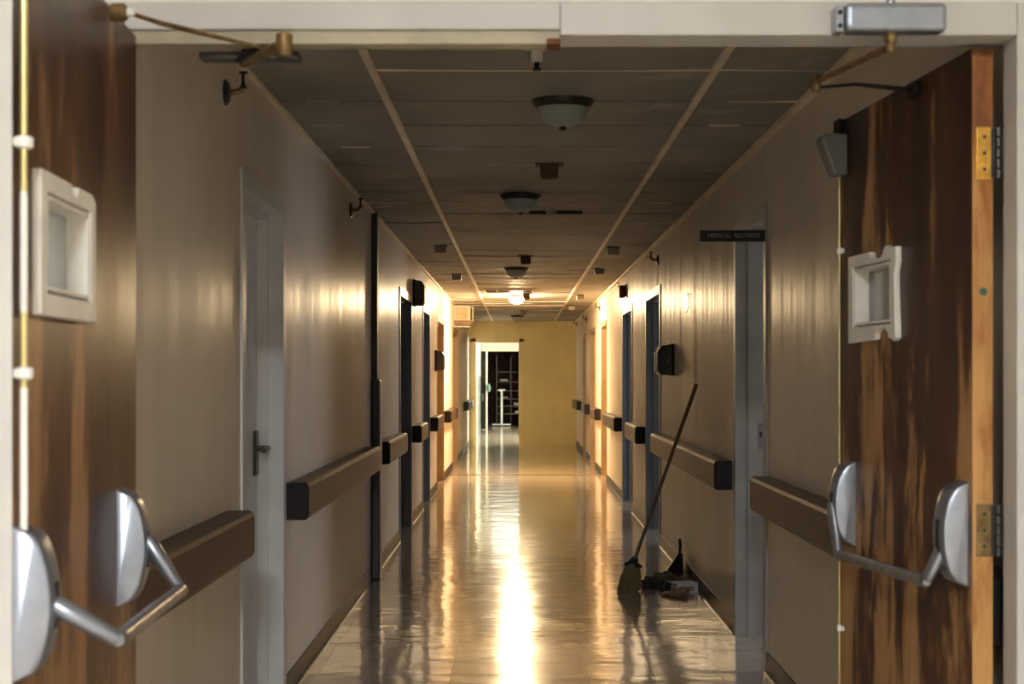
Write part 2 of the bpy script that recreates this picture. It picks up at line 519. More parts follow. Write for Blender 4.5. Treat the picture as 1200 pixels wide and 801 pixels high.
# corridor door frames
def door(n, side, a, b, fm, leafm, closed=True, handle=False, ZD=2.04):
    X = XL if side < 0 else XR
    s = side
    def bx(bm, n0, n1, y0, y1, z0, z1):      # n: distance behind the wall face (negative = proud)
        xa, xb = X + s * n0, X + s * n1
        box(bm, min(xa, xb), max(xa, xb), y0, y1, z0, z1)
    bm = B()
    f = 0.05
    for (y0, y1, yi, sg) in ((a - f, a + 0.003, a, 1), (b - 0.003, b + f, b, -1)):
        bx(bm, -0.009, 0.004, y0, y1, 0, ZD - 0.003)                   # casing face
        bx(bm, -0.009, TH + 0.005, min(yi, yi + sg * 0.02), max(yi, yi + sg * 0.02), 0, ZD)   # lining
        bx(bm, 0.055, 0.10, min(yi + sg * 0.02, yi + sg * 0.036), max(yi + sg * 0.02, yi + sg * 0.036), 0, ZD)  # stop
    bx(bm, -0.009, 0.004, a - f, b + f, ZD - 0.003, ZD + f)
    bx(bm, -0.009, TH + 0.005, a, b, ZD - 0.02, ZD)
    bx(bm, 0.055, 0.10, a + 0.02, b - 0.02, ZD - 0.036, ZD - 0.02)
    o = struct(obj('door_%d' % n, bm, fm))
    if closed:
        bm = B(); bx(bm, 0.10, 0.143, a + 0.022, b - 0.022, 0.008, ZD - 0.022)
        leaf = obj('door_panel', bm, leafm, o, bevel=0.002)
    if handle == 'lever':
        bm = B()
        bx(bm, 0.088, 0.101, b - 0.125, b - 0.065, 0.95, 1.13)
        xa = X + s * 0.045
        tube(bm, [(X + s * 0.09, b - 0.095, 1.06), (xa, b - 0.095, 1.06), (xa, b - 0.20, 1.055)], 0.011, 10)
        obj('door_handle', bm, M_bronze, o, smooth=True)
    if handle == 'strike':
        bm = B()
        bx(bm, 0.108, 0.140, b - 0.0225, b - 0.0195, 0.97, 1.11)
        obj('strike_plate', bm, M_chromedk, o)
        bm = B(); bx(bm, 0.116, 0.130, b - 0.0245, b - 0.0215, 1.035, 1.065); bx(bm, 0.120, 0.126, b - 0.0245, b - 0.0215, 0.985, 0.992); bx(bm, 0.120, 0.126, b - 0.0245, b - 0.0215, 1.095, 1.102)
        obj('strike_hole', bm, M_black, o)
    return o
dL = []
door(2, -1, *LD[0], M_lightframe, M_lightframe, True, 'lever')
door(3, -1, *LD[1], M_blueframe, M_blueframe)
door(4, -1, *LD[2], M_blueframe, M_blueframe)
door(5, -1, *LD[3], M_tanframe, M_tanframe)
door(6, -1, *LD[4], M_tanframe, M_tanframe)
door(7, 1, *RD[0], M_greyframe, M_greyframe, False, 'strike', ZD=2.10)
door(8, 1, *RD[1], M_blueframe, M_blueframe, False, 'strike')
door(9, 1, *RD[2], M_blueframe, M_blueframe, False)
door(10, 1, *RD[3], M_tanframe, M_tanframe)
door(11, 1, *RD[4], M_tanframe, M_tanframe)
door(12, 1, *RD[5], M_tanframe, M_tanframe)
# end doorway frame
bm = B()
box(bm, EX0 - 0.1, EX0 + 0.003, YE - 0.012, YE + 0.004, 0, ZD + 0.055); box(bm, EX1 - 0.003, EX1 + 0.09, YE - 0.012, YE + 0.004, 0, ZD + 0.055)
box(bm, EX0 - 0.1, EX1 + 0.09, YE - 0.012, YE + 0.004, ZD - 0.003, ZD + 0.055)
box(bm, EX0 - 0.01, EX0 + 0.01, YE, YE + TH, 0, ZD); box(bm, EX1 - 0.01, EX1 + 0.012, YE, YE + TH, 0, ZD)
box(bm, EX0, EX1, YE, YE + TH, ZD - 0.02, ZD)
ef = struct(obj('door_13', bm, M_endwall))
bm = B()
for z in (0.25, 1.0, 1.8): box(bm, EX1 - 0.018, EX1 - 0.008, YE + 0.01, YE + 0.06, z - 0.05, z + 0.05)
obj('hinge', bm, M_bronze, ef)

# skirting between the doors
def baseboard(name, side, openings):
    X = XL if side < 0 else XR
    bm = B(); y = YB
    prof = [(0.0, 0.0), (0.018, 0.0), (0.012, 0.004), (0.007, 0.012), (0.006, 0.092), (0.003, 0.096), (0.0, 0.096)]
    for a, b in openings + [(YE, YE)]:
        y1 = a - 0.052 if a < YE else YE
        n = max(1, int((y1 - y) / 0.5))
        poly = [(X - side * p, z) for p, z in prof]
        prism(bm, poly, 1, y, y1)
        y = b + 0.052
    return struct(obj(name, bm, M_base))
baseboard('baseboard_left', -1, LD)
baseboard('baseboard_right', 1, RD)

# rooms behind the three open doors on the right (daylight comes out of them)
def shell(bm, x0, x1, y0, y1, z1, t=0.08):
    box(bm, x0, x1, y0 - t, y0, 0, z1); box(bm, x0, x1, y1, y1 + t, 0, z1); box(bm, x1, x1 + t, y0, y1, 0, z1)
    box(bm, x0, x1 + t, y0 - t, y1 + t, z1, z1 + t)
bm = B(); shell(bm, XR + TH, 4.3, 6.2, 10.2, 2.55); struct(obj('wall_records_room', bm, M_lobby))
bm = B(); shell(bm, XR + TH, 4.3, 11.6, 18.2, 2.55); struct(obj('wall_side_room', bm, M_lobby))
def window(n, x, y0, y1, z0, z1, pane, nx=2):
    bm = B()
    box(bm, x - 0.04, x, y0 - 0.05, y1 + 0.05, z0 - 0.05, z0); box(bm, x - 0.04, x, y0 - 0.05, y1 + 0.05, z1, z1 + 0.05)
    for i in range(nx + 1):
        y = y0 + (y1 - y0) * i / nx
        box(bm, x - 0.04, x, y - 0.025, y + 0.025, z0, z1)
    o = struct(obj('window_%d' % n, bm, M_frame))
    bm = B(); box(bm, x - 0.015, x - 0.005, y0, y1, z0, z1)
    obj('pane', bm, pane, o)
window(1, 4.3, 7.7, 8.9, 0.9, 2.3, M_day)
window(2, 4.3, 13.6, 14.6, 0.9, 2.2, M_day3)
window(3, 4.3, 16.4, 17.4, 0.9, 2.2, M_day3)

# corridor beyond the end doorway
bm = B()
box(bm, XL - 0.1, XL, YE + TH, 41.6, 1.36, 2.6)
struct(obj('wall_beyond_left', bm, M_white))
bm = B(); box(bm, XL - 0.1, XL + 0.004, YE + TH, 41.6, 0.0, 1.36)
struct(obj('trim_6', bm, M_dado))
BX0, BX1 = -0.845, 0.15
bm = B()
box(bm, XL - 0.1, BX0, 41.6, 41.75, 0, 2.6); box(bm, BX1, 3.6, 41.6, 41.75, 0, 2.6); box(bm, BX0, BX1, 41.6, 41.75, 2.03, 2.6)
box(bm, 3.5, 3.6, YE + TH, 41.6, 0, 2.6); box(bm, XR, 3.6, YE + TH, YE + TH + 0.1, 0, 2.6)
struct(obj('wall_beyond_back', bm, M_white))
bm = B(); box(bm, XL - 0.1, 3.6, YE, 45.2, 2.5, 2.6)
struct(obj('ceiling_beyond', bm, M_white))
bm = B(); box(bm, -0.62, 0.12, 34.6, 38.0, 2.485, 2.495)
t = thing('skylight_panel', 'bright ceiling light panel in the passage beyond the end doorway', 'ceiling light', (-0.25, 36.3, 2.49))
obj('diffuser', bm, M_sky, t)
bm = B(); ringplate(bm, rect(-0.68, 0.18, 34.54, 38.06), rect(-0.62, 0.12, 34.6, 38.0), 2, 2.47, 2.5); obj('frame', bm, M_stand, t)
window(4, 3.5, 33.2, 35.4, 0.7, 2.3, M_day2, 3)
bm = B()
box(bm, -1.5, -1.4, 41.75, 45, 0, 2.6); box(bm, 1.0, 1.1, 41.75, 45, 0, 2.6); box(bm, -1.5, 1.1, 45, 45.1, 0, 2.6)
struct(obj('wall_store_room', bm, M_darkred))

# lobby light: a fluorescent ceiling panel behind the camera
t = thing('ceiling_light', 'square fluorescent ceiling light in the lobby behind the double doors', 'ceiling light', (-0.12, -1.6, 3.0))
bm = B(); ringplate(bm, rect(-0.35, 0.35, -0.35, 0.35), rect(-0.30, 0.30, -0.3, 0.3), 2, -0.03, 0.0); obj('frame', bm, M_frame, t, local=True)
bm = B(); box(bm, -0.30, 0.30, -0.3, 0.3, -0.02, -0.005); obj('diffuser', bm, M_troffer, t, local=True)

# ================================================================== DOUBLE DOOR LEAVES
LH = 0.998
def leaf(name, label, origin, ang, L, wood, left):
    t = thing(name, label, 'door', origin, ang)
    s0, s1, z0, z1 = (0.500, 0.800, 1.487, 1.640)
    bm = B(); ringplate(bm, rect(0, L, 0.012, 2.062), rect(s0, s1, z0, z1), 1, -0.045, 0.0)
    p = obj('door_panel', bm, wood, t, local=True)
    # lite frame around the vision panel, chipped
    def notch(c, w, d, top):
        a = [(c + w * math.cos(q * PI / 6), -d * math.sin(q * PI / 6)) for q in range(7)]
        return a
    O0, O1, Z0, Z1 = 0.455, 0.845, 1.447, 1.675
    outer = []
    bottom = [(O0, Z0)]
    if not left:
        bottom += [(O0 + 0.02, Z0 - 0.008), (O0 + 0.045, Z0 + 0.004)]
        bottom += [(O0 + 0.11 - 0.055 * math.cos(q * PI / 6), Z0 + 0.028 * math.sin(q * PI / 6)) for q in range(7)]
        bottom += [(O1, Z0 - 0.006)]
    else:
        bottom += [(O1, Z0)]
    topp = [(O1, Z1)]
    if not left:
        topp += [(O0 + 0.15 + 0.055 * math.cos(q * PI / 6), Z1 - 0.024 * math.sin(q * PI / 6)) for q in range(7)]
        topp += [(O0 + 0.075, Z1 + 0.006), (O0 + 0.04, Z1 - 0.004), (O0, Z1 - 0.002)]
        topp += [(O0 - 0.003, Z1 - 0.04), (O0 + 0.012, Z1 - 0.07)]
    else:
        topp += [(O0 + 0.16 + 0.022 * math.cos(q * PI / 6), Z1 - 0.020 * math.sin(q * PI / 6)) for q in range(7)]
        topp += [(O0 + 0.03, Z1), (O0, Z1 - 0.012)]
    bm = B(); ringplate(bm, bottom + topp, rect(s0 - 0.003, s1 + 0.003, z0 - 0.003, z1 + 0.003)[:], 1, -0.0005, 0.016)
    vf = obj('vision_frame', bm, M_winframe, t, local=True, bevel=0.004)
    bm = B(); ringplate(bm, rect(s0 + 0.0005, s1 - 0.0005, z0 + 0.0005, z1 - 0.0005), rect(s0 + 0.010, s1 - 0.010, z0 + 0.008, z1 - 0.008), 1, -0.044, 0.014)
    obj('inner_bead', bm, M_winframe, vf, local=True, bevel=0.002)
    bm = B(); box(bm, s0 + 0.008, s1 - 0.008, -0.030, -0.024, z0 + 0.006, z1 - 0.006)
    obj('glass_pane', bm, M_glass, t, local=True)
    return t, p

angL = math.atan2(-0.9985, 0.055); angR = math.atan2(0.996, -0.087)
tl, pl = leaf('fire_door', 'peeling brown wooden double door leaf on the left, swung towards the viewer with a tall rod and crash bar', (-0.800, 3.235, 0.0), angL, 0.955, M_woodL, True)
tr, pr = leaf('fire_door', 'peeling brown wooden double door leaf on the right, swung away into the corridor, orange hinge edge showing', (0.981, 3.352, 0.0), angR, 0.974, M_woodR, False)

# edges
bm = B(); box(bm, 0.955, 0.9575, -0.046, 0.001, 0.012, 2.062)
obj('painted_edge', bm, M_frame, tl, local=True)['label'] = 'off-white latch edge'
bm = B(); box(bm, -0.003, 0.0, -0.0455, -0.0005, 0.012, 2.045)
obj('edge_wood', bm, M_orangewood, tr, local=True)['label'] = 'bare orange hinge edge'
bm = B(); box(bm, -0.003, 0.0, -0.0455, 0.0005, 2.045, 2.0625)
obj('edge_cap', bm, M_rust, tr, local=True)

def screw(bm, s, n, z, ax, r=0.004):
    lathe(bm, [(r, 0), (r, 0.0018), (r * 0.6, 0.0022)], (s, n, z), 10, ax)

# hinges of the right leaf
for i, z in enumerate((1.835, 1.02)):
    bm = B(); box(bm, -0.0065, -0.0028, -0.043, -0.008, z - 0.057, z + 0.057)
    h = obj('hinge', bm, M_orangebrass if i == 0 else M_brass, tr, local=True, bevel=0.002)
    h['label'] = 'upper brass hinge' if i == 0 else 'lower corroded brass hinge'
    bm = B()
    for q in range(5):
        lathe(bm, [(0.0075, 0.001), (0.0085, 0.002), (0.0085, 0.021), (0.0075, 0.022)], (-0.008, -0.056, z - 0.057 + q * 0.0228), 12)
    box(bm, -0.0075, -0.0045, -0.056, -0.040, z - 0.055, z + 0.055)
    obj('knuckle', bm, M_bronze, h, local=True, smooth=True)
    bm = B()
    for dz in (-0.035, 0.0, 0.035):
        box(bm, -0.0075, -0.0062, -0.029, -0.022, z + dz - 0.0035, z + dz + 0.0035)
    obj('screw', bm, M_black, h, local=True)
bm = B(); lathe(bm, [(0.009, -0.004), (0.009, -0.0025), (0.006, 0.0)], (-0.001, -0.024, 1.536), 14, 'X')
obj('plug', bm, simple('green_plug', (0.03, 0.10, 0.06), 0.5), tr, local=True, smooth=True)

# exit devices: two bow shaped end cases with a crash bar on arms
def exit_device(t, sa, sb, zc, hgt, wa, armA, armB, pivA, pivB):
    """sa: case centre by the camera side, sb: the other; arm*: (s, n, z) elbows"""
    first = None
    for (sc_, w, h) in ((sa, wa, hgt), (sb, wa, hgt)):
        bm = B()
        prof = []
        K = 18
        for q in range(K + 1):
            v = -1 + 2 * q / K
            n_ = 0.057 * (1 - 0.50 * v * v) * max(0.0, 1 - abs(v) ** 12) ** 0.5
            prof.append((n_, zc + v * h * 0.5))
        # loft across s: rounded shoulders
        rows = []
        S = [(-0.5, 0.80), (-0.46, 0.93), (-0.38, 0.985), (-0.2, 1.0), (0.2, 1.0), (0.38, 0.985), (0.46, 0.93), (0.5, 0.80)]
        for u, k_ in S:
            rows.append([bm.verts.new((sc_ + u * w, 0.0005 + p[0] * k_, zc + (p[1] - zc) * (0.90 + 0.10 * k_))) for p in prof])
        for r0, r1 in zip(rows, rows[1:]):
            for q in range(K): bm.faces.new((r0[q], r0[q + 1], r1[q + 1], r1[q]))
            bm.faces.new((r0[-1], r0[0], r1[0], r1[-1]))
        bm.faces.new(rows[0]); bm.faces.new(rows[-1][::-1])
        bmesh.ops.remove_doubles(bm, verts=bm.verts, dist=0.00005)
        c = obj('end_case', bm, M_chrome, t, local=True, smooth=True)
        # dark slot the arm works in
        bm = B(); box(bm, sc_ - 0.011, sc_ + 0.011, 0.050, 0.0578, zc - 0.04, zc + 0.03)
        obj('slot', bm, M_black, c, local=True)
    for (sc_, piv, e) in ((sa, pivA, armA), (sb, pivB, armB)):
        bm = B()
        P0 = Vector((sc_, piv[0], piv[1])); P1 = Vector(e)
        tube(bm, [P0, P0.lerp(P1, 0.12), P0.lerp(P1, 0.5), P0.lerp(P1, 0.92), P1], [0.013, 0.021, 0.020, 0.017, 0.012], 16, 0.75)
        obj('lever_arm', bm, M_chrome, t, local=True, smooth=True)
    bm = B(); A, C = Vector(armA), Vector(armB)
    tube(bm, [A.lerp(C, -0.012), A, A.lerp(C, 0.02), A.lerp(C, 0.98), C, A.lerp(C, 1.012)], [0.009, 0.0150, 0.0138, 0.0138, 0.0150, 0.009], 16)
    obj('crash_bar', bm, M_chromedk, t, local=True, smooth=True)

# left: sa (near the camera) at s=.92, far case at s=.17
exit_device(tl, 0.917, 0.165, 1.015, 0.232, 0.075, (0.890, 0.142, 0.952), (0.16, 0.118, 0.926), (0.045, 1.015), (0.05, 1.035))
exit_device(tr, 0.055, 0.865, 1.008, 0.230, 0.075, (0.075, 0.075, 0.900), (0.85, 0.040, 0.868), (0.03, 1.00), (0.055, 1.01))

# vertical rods with guides
def rod(t, s, n, z0, z1, mats, guides, rad):
    prev = None
    for i in range(len(mats)):
        a = z0 + (z1 - z0) * mats[i][0]; b = z0 + (z1 - z0) * mats[i][1]
        bm = B(); tube(bm, [(s, n, a), (s, n, b)], rad, 12)
        obj('vertical_rod', bm, mats[i][2], t, local=True, smooth=True)
    for z in guides:
        bm = B()
        lathe(bm, [(rad * 1.2, -0.010), (rad * 2.3, -0.007), (rad * 2.4, 0.007), (rad * 1.2, 0.010)], (s, n, z), 16)
        box(bm, s - 0.012, s + 0.012, 0.0, n, z - 0.006, z + 0.006)
        obj('rod_guide', bm, M_stand, t, local=True, smooth=True)
rod(tl, 0.935, 0.0125, 1.11, 2.05, [(0.0, 0.24, M_stand), (0.24, 0.36, M_brassy), (0.36, 0.55, M_stand), (0.55, 1.0, M_brassy)], (1.357, 1.700), 0.006)
rod(tr, 0.945, 0.010, 1.10, 1.93, [(0, 1, M_brassy)], (1.70,), 0.0032)
rod(tr, 0.945, 0.010, 0.03, 0.92, [(0, 1, M_brassy)], (0.655,), 0.0032)

# grey latch cover and dark top latch at the far top corner of the right leaf
bm = B()
prism(bm, [(0.0005, 1.905), (0.040, 1.905), (0.078, 2.005), (0.062, 2.018), (0.0005, 2.018)], 0, 0.890, 0.955)
obj('latch_cover', bm, M_greybox, tr, local=True, bevel=0.006)['label'] = 'grey wedge shaped latch cover'
bm = B(); box(bm, 0.925, 0.972, -0.012, 0.020, 2.018, 2.064)
obj('top_latch', bm, M_cap, tr, local=True, bevel=0.004)

# ------------------------------------------------------------------ door closers
t = thing('door_closer', 'silver box door closer on the cream frame head, folded arm to the right leaf', 'door closer', (0.775, YF, 2.10))
bm = B(); box(bm, 0.675, 0.886, YF - 0.060, YF - 0.001, 2.066, 2.126)
body = obj('closer_body', bm, M_chrome, t, bevel=0.012, segs=3)
bm = B(); box(bm, 0.656, 0.674, YF - 0.05, YF - 0.002, 2.066, 2.12)
ec = obj('end_plate', bm, M_chrome, t, bevel=0.003)
bm = B()
for z in (2.078, 2.106): lathe(bm, [(0.005, 0.0), (0.005, -0.0035), (0.003, -0.005)], (0.665, YF - 0.05, z), 10, 'Y')
obj('screw', bm, M_black, ec)
bm = B()
lathe(bm, [(0.011, 2.126), (0.011, 2.134), (0.006, 2.139)], (0.775, YF - 0.03, 0), 14)
obj('spindle_cap', bm, M_chrome, t, smooth=True)
bm = B()
lathe(bm, [(0.011, 2.067), (0.013, 2.060), (0.013, 2.050), (0.009, 2.045), (0.010, 2.030), (0.006, 2.026)], (0.775, YF - 0.03, 0), 16)
obj('pivot', bm, M_brass, t, smooth=True)
E = Vector((0.687, 3.58, 2.032)); P = Vector((0.775, YF - 0.03, 2.040))
bm = B(); tube(bm, [P, P.lerp(E, 0.06), P.lerp(E, 0.5), E], [0.008, 0.0125, 0.011, 0.010], 12, 0.5)
obj('main_arm', bm, M_rustarm, t, smooth=True)
bm = B(); lathe(bm, [(0.010, -0.020), (0.012, -0.017), (0.012, 0.012), (0.009, 0.016)], E, 14)
obj('elbow', bm, M_brass, t, smooth=True)
G = Vector((0.981 - 0.087 * 0.345 - 0.012, 3.352 + 0.996 * 0.345, 2.035))
bm = B(); tube(bm, [E + Vector((0, 0, -0.012)), E.lerp(G, 0.4) + Vector((0, 0, 0.003)), E.lerp(G, 0.7) + Vector((0, 0, 0.002)), G], [0.006, 0.007, 0.009, 0.011], 12, 0.6)
obj('forearm', bm, M_bronze, t, smooth=True)
bm = B(); box(bm, G.x - 0.008, G.x + 0.013, G.y - 0.035, G.y + 0.035, 2.02, 2.05)
obj('arm_shoe', bm, M_cap, t, bevel=0.004)

t = thing('door_closer', 'rusty door closer arm running from the left leaf to the underside of the frame head', 'door closer', (-0.5, 3.3, 2.04))
S_ = Vector((-0.764, 2.95, 2.045))
bm = B(); lathe(bm, [(0.016, -0.018), (0.018, -0.010), (0.018, 0.008), (0.012, 0.014)], S_ + Vector((0.004, 0, 0)), 16, 'X')
obj('arm_shoe', bm, M_brass, t, smooth=True)
bm = B(); lathe(bm, [(0.0005, 0.026), (0.007, 0.022), (0.009, 0.014), (0.008, 0.008)], S_ + Vector((0.008, 0, 0)), 14, 'X')
obj('ball_joint', bm, M_stand, t, smooth=True)
E2 = at(303, 55, 3.20)
bm = B(); tube(bm, [S_ + Vector((0.02, 0.0, 0)), S_.lerp(E2, 0.3), S_.lerp(E2, 0.6)], [0.006, 0.0085, 0.0085], 12, 0.6)
obj('forearm', bm, M_rustarm, t, smooth=True)
bm = B(); tube(bm, [S_.lerp(E2, 0.58), S_.lerp(E2, 0.62), E2], [0.0075, 0.0065, 0.006], 12, 0.7)
obj('forearm_rod', bm, M_brass, t, smooth=True)
P2, E3 = at(333, 50, 3.17), at(286, 76, 3.36)
bm = B(); tube(bm, [P2, P2.lerp(E3, 0.25), P2.lerp(E3, 0.8), E3], [0.012, 0.016, 0.014, 0.011], 14, 0.6)
obj('main_arm', bm, M_brass, t, smooth=True)
bm = B(); lathe(bm, [(0.014, -0.028), (0.017, -0.022), (0.017, 0.016), (0.012, 0.020)], P2, 16)
obj('pivot', bm, M_brass, t, smooth=True)
bm = B(); tube(bm, [at(280, 70, 3.35), at(300, 60, 3.3)], [0.012, 0.014], 10, 0.6)
obj('elbow', bm, M_cap, t, smooth=True)
bm = B(); box(bm, -0.69, -0.475, 3.335, 3.385, 2.036, 2.052); box(bm, -0.60, -0.56, 3.345, 3.375, 2.05, 2.0865)
obj('closer_body', bm, M_bronze, t, bevel=0.004)

# ================================================================== HANDRAILS
def handrail(side, y0, y1, label, capm=M_cap, body=M_rail, caps=(True, True)):
    X = XL if side < 0 else XR
    t = thing('handrail', label, 'handrail', (X, (y0 + y1) / 2, 0.82), 0.0, 'brown bumper handrails along the corridor')
    pr_ = [(0.0, 0.748), (0.078, 0.746), (0.089, 0.752), (0.095, 0.765), (0.095, 0.886), (0.089, 0.899), (0.078, 0.905), (0.0, 0.902)]
    c = min(0.035, (y1 - y0) * 0.2)
    bm = B(); prism(bm, [(X - side * a, z) for a, z in pr_], 1, y0 + c, y1 - c)
    obj('rail_body', bm, body, t)
    for i, (a, b) in enumerate(((y0, y0 + c), (y1 - c, y1))):
        bm = B()
        k = 1.0
        s0 = [(X - side * a_, z) for a_, z in pr_]
        s1 = [(X - side * (a_ * 0.90), 0.826 + (z - 0.826) * 0.93) for a_, z in pr_]
        if i == 0: ya, yb, pa, pb = a, b, s1, s0
        else: ya, yb, pa, pb = a, b, s0, s1
        ym = a + (b - a) * (0.35 if i == 0 else 0.65)
        V = []
        for yy, pp in ((ya, pa), (ym, s0), (yb, pb)):
            V.append([bm.verts.new((p[0], yy, p[1])) for p in pp])
        n = len(pr_)
        for r0, r1 in zip(V, V[1:]):
            for q in range(n): bm.faces.new((r0[q], r0[(q + 1) % n], r1[(q + 1) % n], r1[q]))
        bm.faces.new(V[0]); bm.faces.new(V[-1][::-1])
        obj('end_cap', bm, capm, t)
    return t
handrail(-1, 3.46, 5.20, 'long brown handrail on the left wall, nearest one, running behind the left crash bar')
handrail(-1, 6.52, 9.95, 'long brown handrail on the left wall, from pale grey doorway to black post')
handrail(-1, 10.66, 12.36, 'short brown handrail on the left wall, just past the black corner post')
handrail(-1, 14.15, 15.20, 'short brown handrail on the left wall, between the two slate blue doorways')
handrail(-1, 17.05, 18.26, 'short brown handrail on the left wall, between second blue and first tan doorways')
handrail(-1, 20.3, 21.9, 'short brown handrail on the left wall, just past the first tan doorway')
handrail(-1, 22.0, 22.75, 'very short brown handrail on the left wall, right before the orange lit door frame')
handrail(-1, 27.4, 30.3, 'last brown handrail on the left wall, ending at the far end wall')
handrail(1, 3.46, 6.98, 'long brown handrail on the right wall, nearest one, partly behind the right door leaf')
handrail(1, 8.24, 12.28, 'long brown handrail on the right wall with the broom leaning across it')
handrail(1, 13.88, 15.25, 'short brown handrail on the right wall, between the two blue doorways')
handrail(1, 17.0, 19.3, 'brown handrail on the right wall, just past the second blue doorway')
handrail(1, 21.4, 22.7, 'short brown handrail on the right wall, just past the first tan doorway')
handrail(1, 24.7, 25.9, 'short brown handrail on the right wall, between the second and third tan doorways')
handrail(1, 27.9, 30.3, 'last brown handrail on the right wall, ending at the far end wall')

# black corner post / joint cover on the left wall
t = thing('corner_guard', 'black vertical post on the left wall from floor to ceiling, thicker below', 'corner guard', (XL, 10.36, 0))
bm = B(); box(bm, XL - 0.001, XL + 0.038, 10.31, 10.43, 1.33, ZC - 0.002); obj('joint_cover', bm, M_darkgreen, t, bevel=0.004)
bm = B(); box(bm, XL - 0.001, XL + 0.060, 10.27, 10.44, 0.0, 1.335); obj('bumper', bm, M_black, t, bevel=0.012)

# ================================================================== CEILING DOME LIGHTS
def dome(label, loc, lit=False, warm=False):
    t = thing('ceiling_light', label, 'ceiling light', loc, 0.0, 'small dome lights along the corridor ceiling')
    bm = B(); lathe(bm, [(0.120, 0.0), (0.125, -0.006), (0.122, -0.016), (0.112, -0.028), (0.108, -0.034), (0.098, -0.034), (0.098, 0.0)], (0, 0, 0), 40, caps=False)
    obj('rim', bm, M_cream if lit else M_bronze, t, local=True, smooth=True)
    prof = [(0.100 * math.cos(a) ** 0.75 if a < PI / 2 - 0.01 else 0.0005, -0.030 - 0.078 * math.sin(a)) for a in [i * PI / 2 / 12 for i in range(13)]]
    bm = B(); lathe(bm, [(0.090, -0.012)] + prof, (0, 0, 0), 40, caps=False)
    bm.faces.ensure_lookup_table()
    obj('glass_dome', bm, M_lit if lit else (M_domewarm if warm else M_dome), t, local=True, smooth=True)
    bm = B(); lathe(bm, [(0.006, -0.104), (0.014, -0.109), (0.015, -0.116), (0.008, -0.122), (0.0005, -0.123)], (0, 0, 0), 16)
    obj('finial', bm, M_bronze, t, local=True, smooth=True)
    return t
d0 = dome('unlit frosted dome ceiling light, nearest one, greenish glass in a dark bronze rim', (0.173, 6.12, ZC))
dup(d0, (0.010, 9.30, ZC), 0, 'unlit dome ceiling light, second from the doors, beside the torn ceiling patch')
dup(d0, (-0.025, 15.5, ZC), 0, 'unlit dome ceiling light with dark rim, last one before the lit lamp')
dome('glowing dome ceiling light, the only lit one in the corridor', (-0.03, 20.9, ZC), lit=True)
dup(d0, (-0.025, 27.6, ZC), 0, 'unlit dome ceiling light farthest away, beyond the lit lamp near the end wall')

# brown ceiling detectors
def detector(label, loc, mat=M_brownbox):
    t = thing('smoke_detector', label, 'smoke detector', loc, 0.0, 'brown detectors down the middle of the ceiling')
    bm = B(); box(bm, -0.072, 0.072, -0.06, 0.06, -0.012, -0.0); obj('mounting_plate', bm, mat, t, local=True, bevel=0.003)
    bm = B()
    lathe(bm, [(0.068, -0.012), (0.062, -0.070), (0.055, -0.080), (0.02, -0.083)], (0, 0, 0), 4)
    bmesh.ops.rotate(bm, verts=bm.verts, cent=(0, 0, 0), matrix=Matrix.Rotation(PI / 4, 3, 'Z'))
    obj('housing', bm, mat, t, local=True, bevel=0.004)
    return t
s0_ = detector('rusty brown boxy ceiling detector between the first and second dome lights', (0.157, 7.95, ZC))
dup(s0_, (0.062, 14.0, ZC), 0, 'dark brown ceiling detector just before the third dome light')
dup(s0_, (0.100, 20.35, ZC), 0, 'brown ceiling detector right beside the lit dome light')
dup(s0_, (0.080, 25.4, ZC), 0, 'brown ceiling detector beyond the lit dome light')

# small grey boxes at both sides of the ceiling
def cbox(label, loc):
    t = thing('ceiling_sensor', label, 'sensor', loc, 0.0, 'small grey boxes on the ceiling')
    bm = B(); box(bm, -0.055, 0.055, -0.055, 0.055, -0.006, 0.0); obj('mounting_plate', bm, M_tgap, t, local=True)
    bm = B(); prism(bm, [(-0.052, -0.006), (-0.045, -0.066), (0.045, -0.066), (0.052, -0.006)], 1, -0.048, 0.048); obj('housing', bm, M_greyceil, t, local=True, bevel=0.003)
    return t
c0 = cbox('small grey ceiling box on the left side, nearest of its row', (-0.65, 12.9, ZC))
dup(c0, (-0.66, 16.5, ZC), 0, 'small grey ceiling box on the left side, farther one of its row')
dup(c0, (0.80, 13.1, ZC), 0, 'small grey ceiling box on the right side, nearest of its row')
dup(c0, (0.81, 15.6, ZC), 0, 'small grey ceiling box on the right side, second of its row')
dup(c0, (0.82, 20.7, ZC), 0, 'small pale ceiling box on the right side, third of its row')
dup(c0, (0.82, 24.0, ZC), 0, 'small pale ceiling box on the right side, last of its row near the end wall')

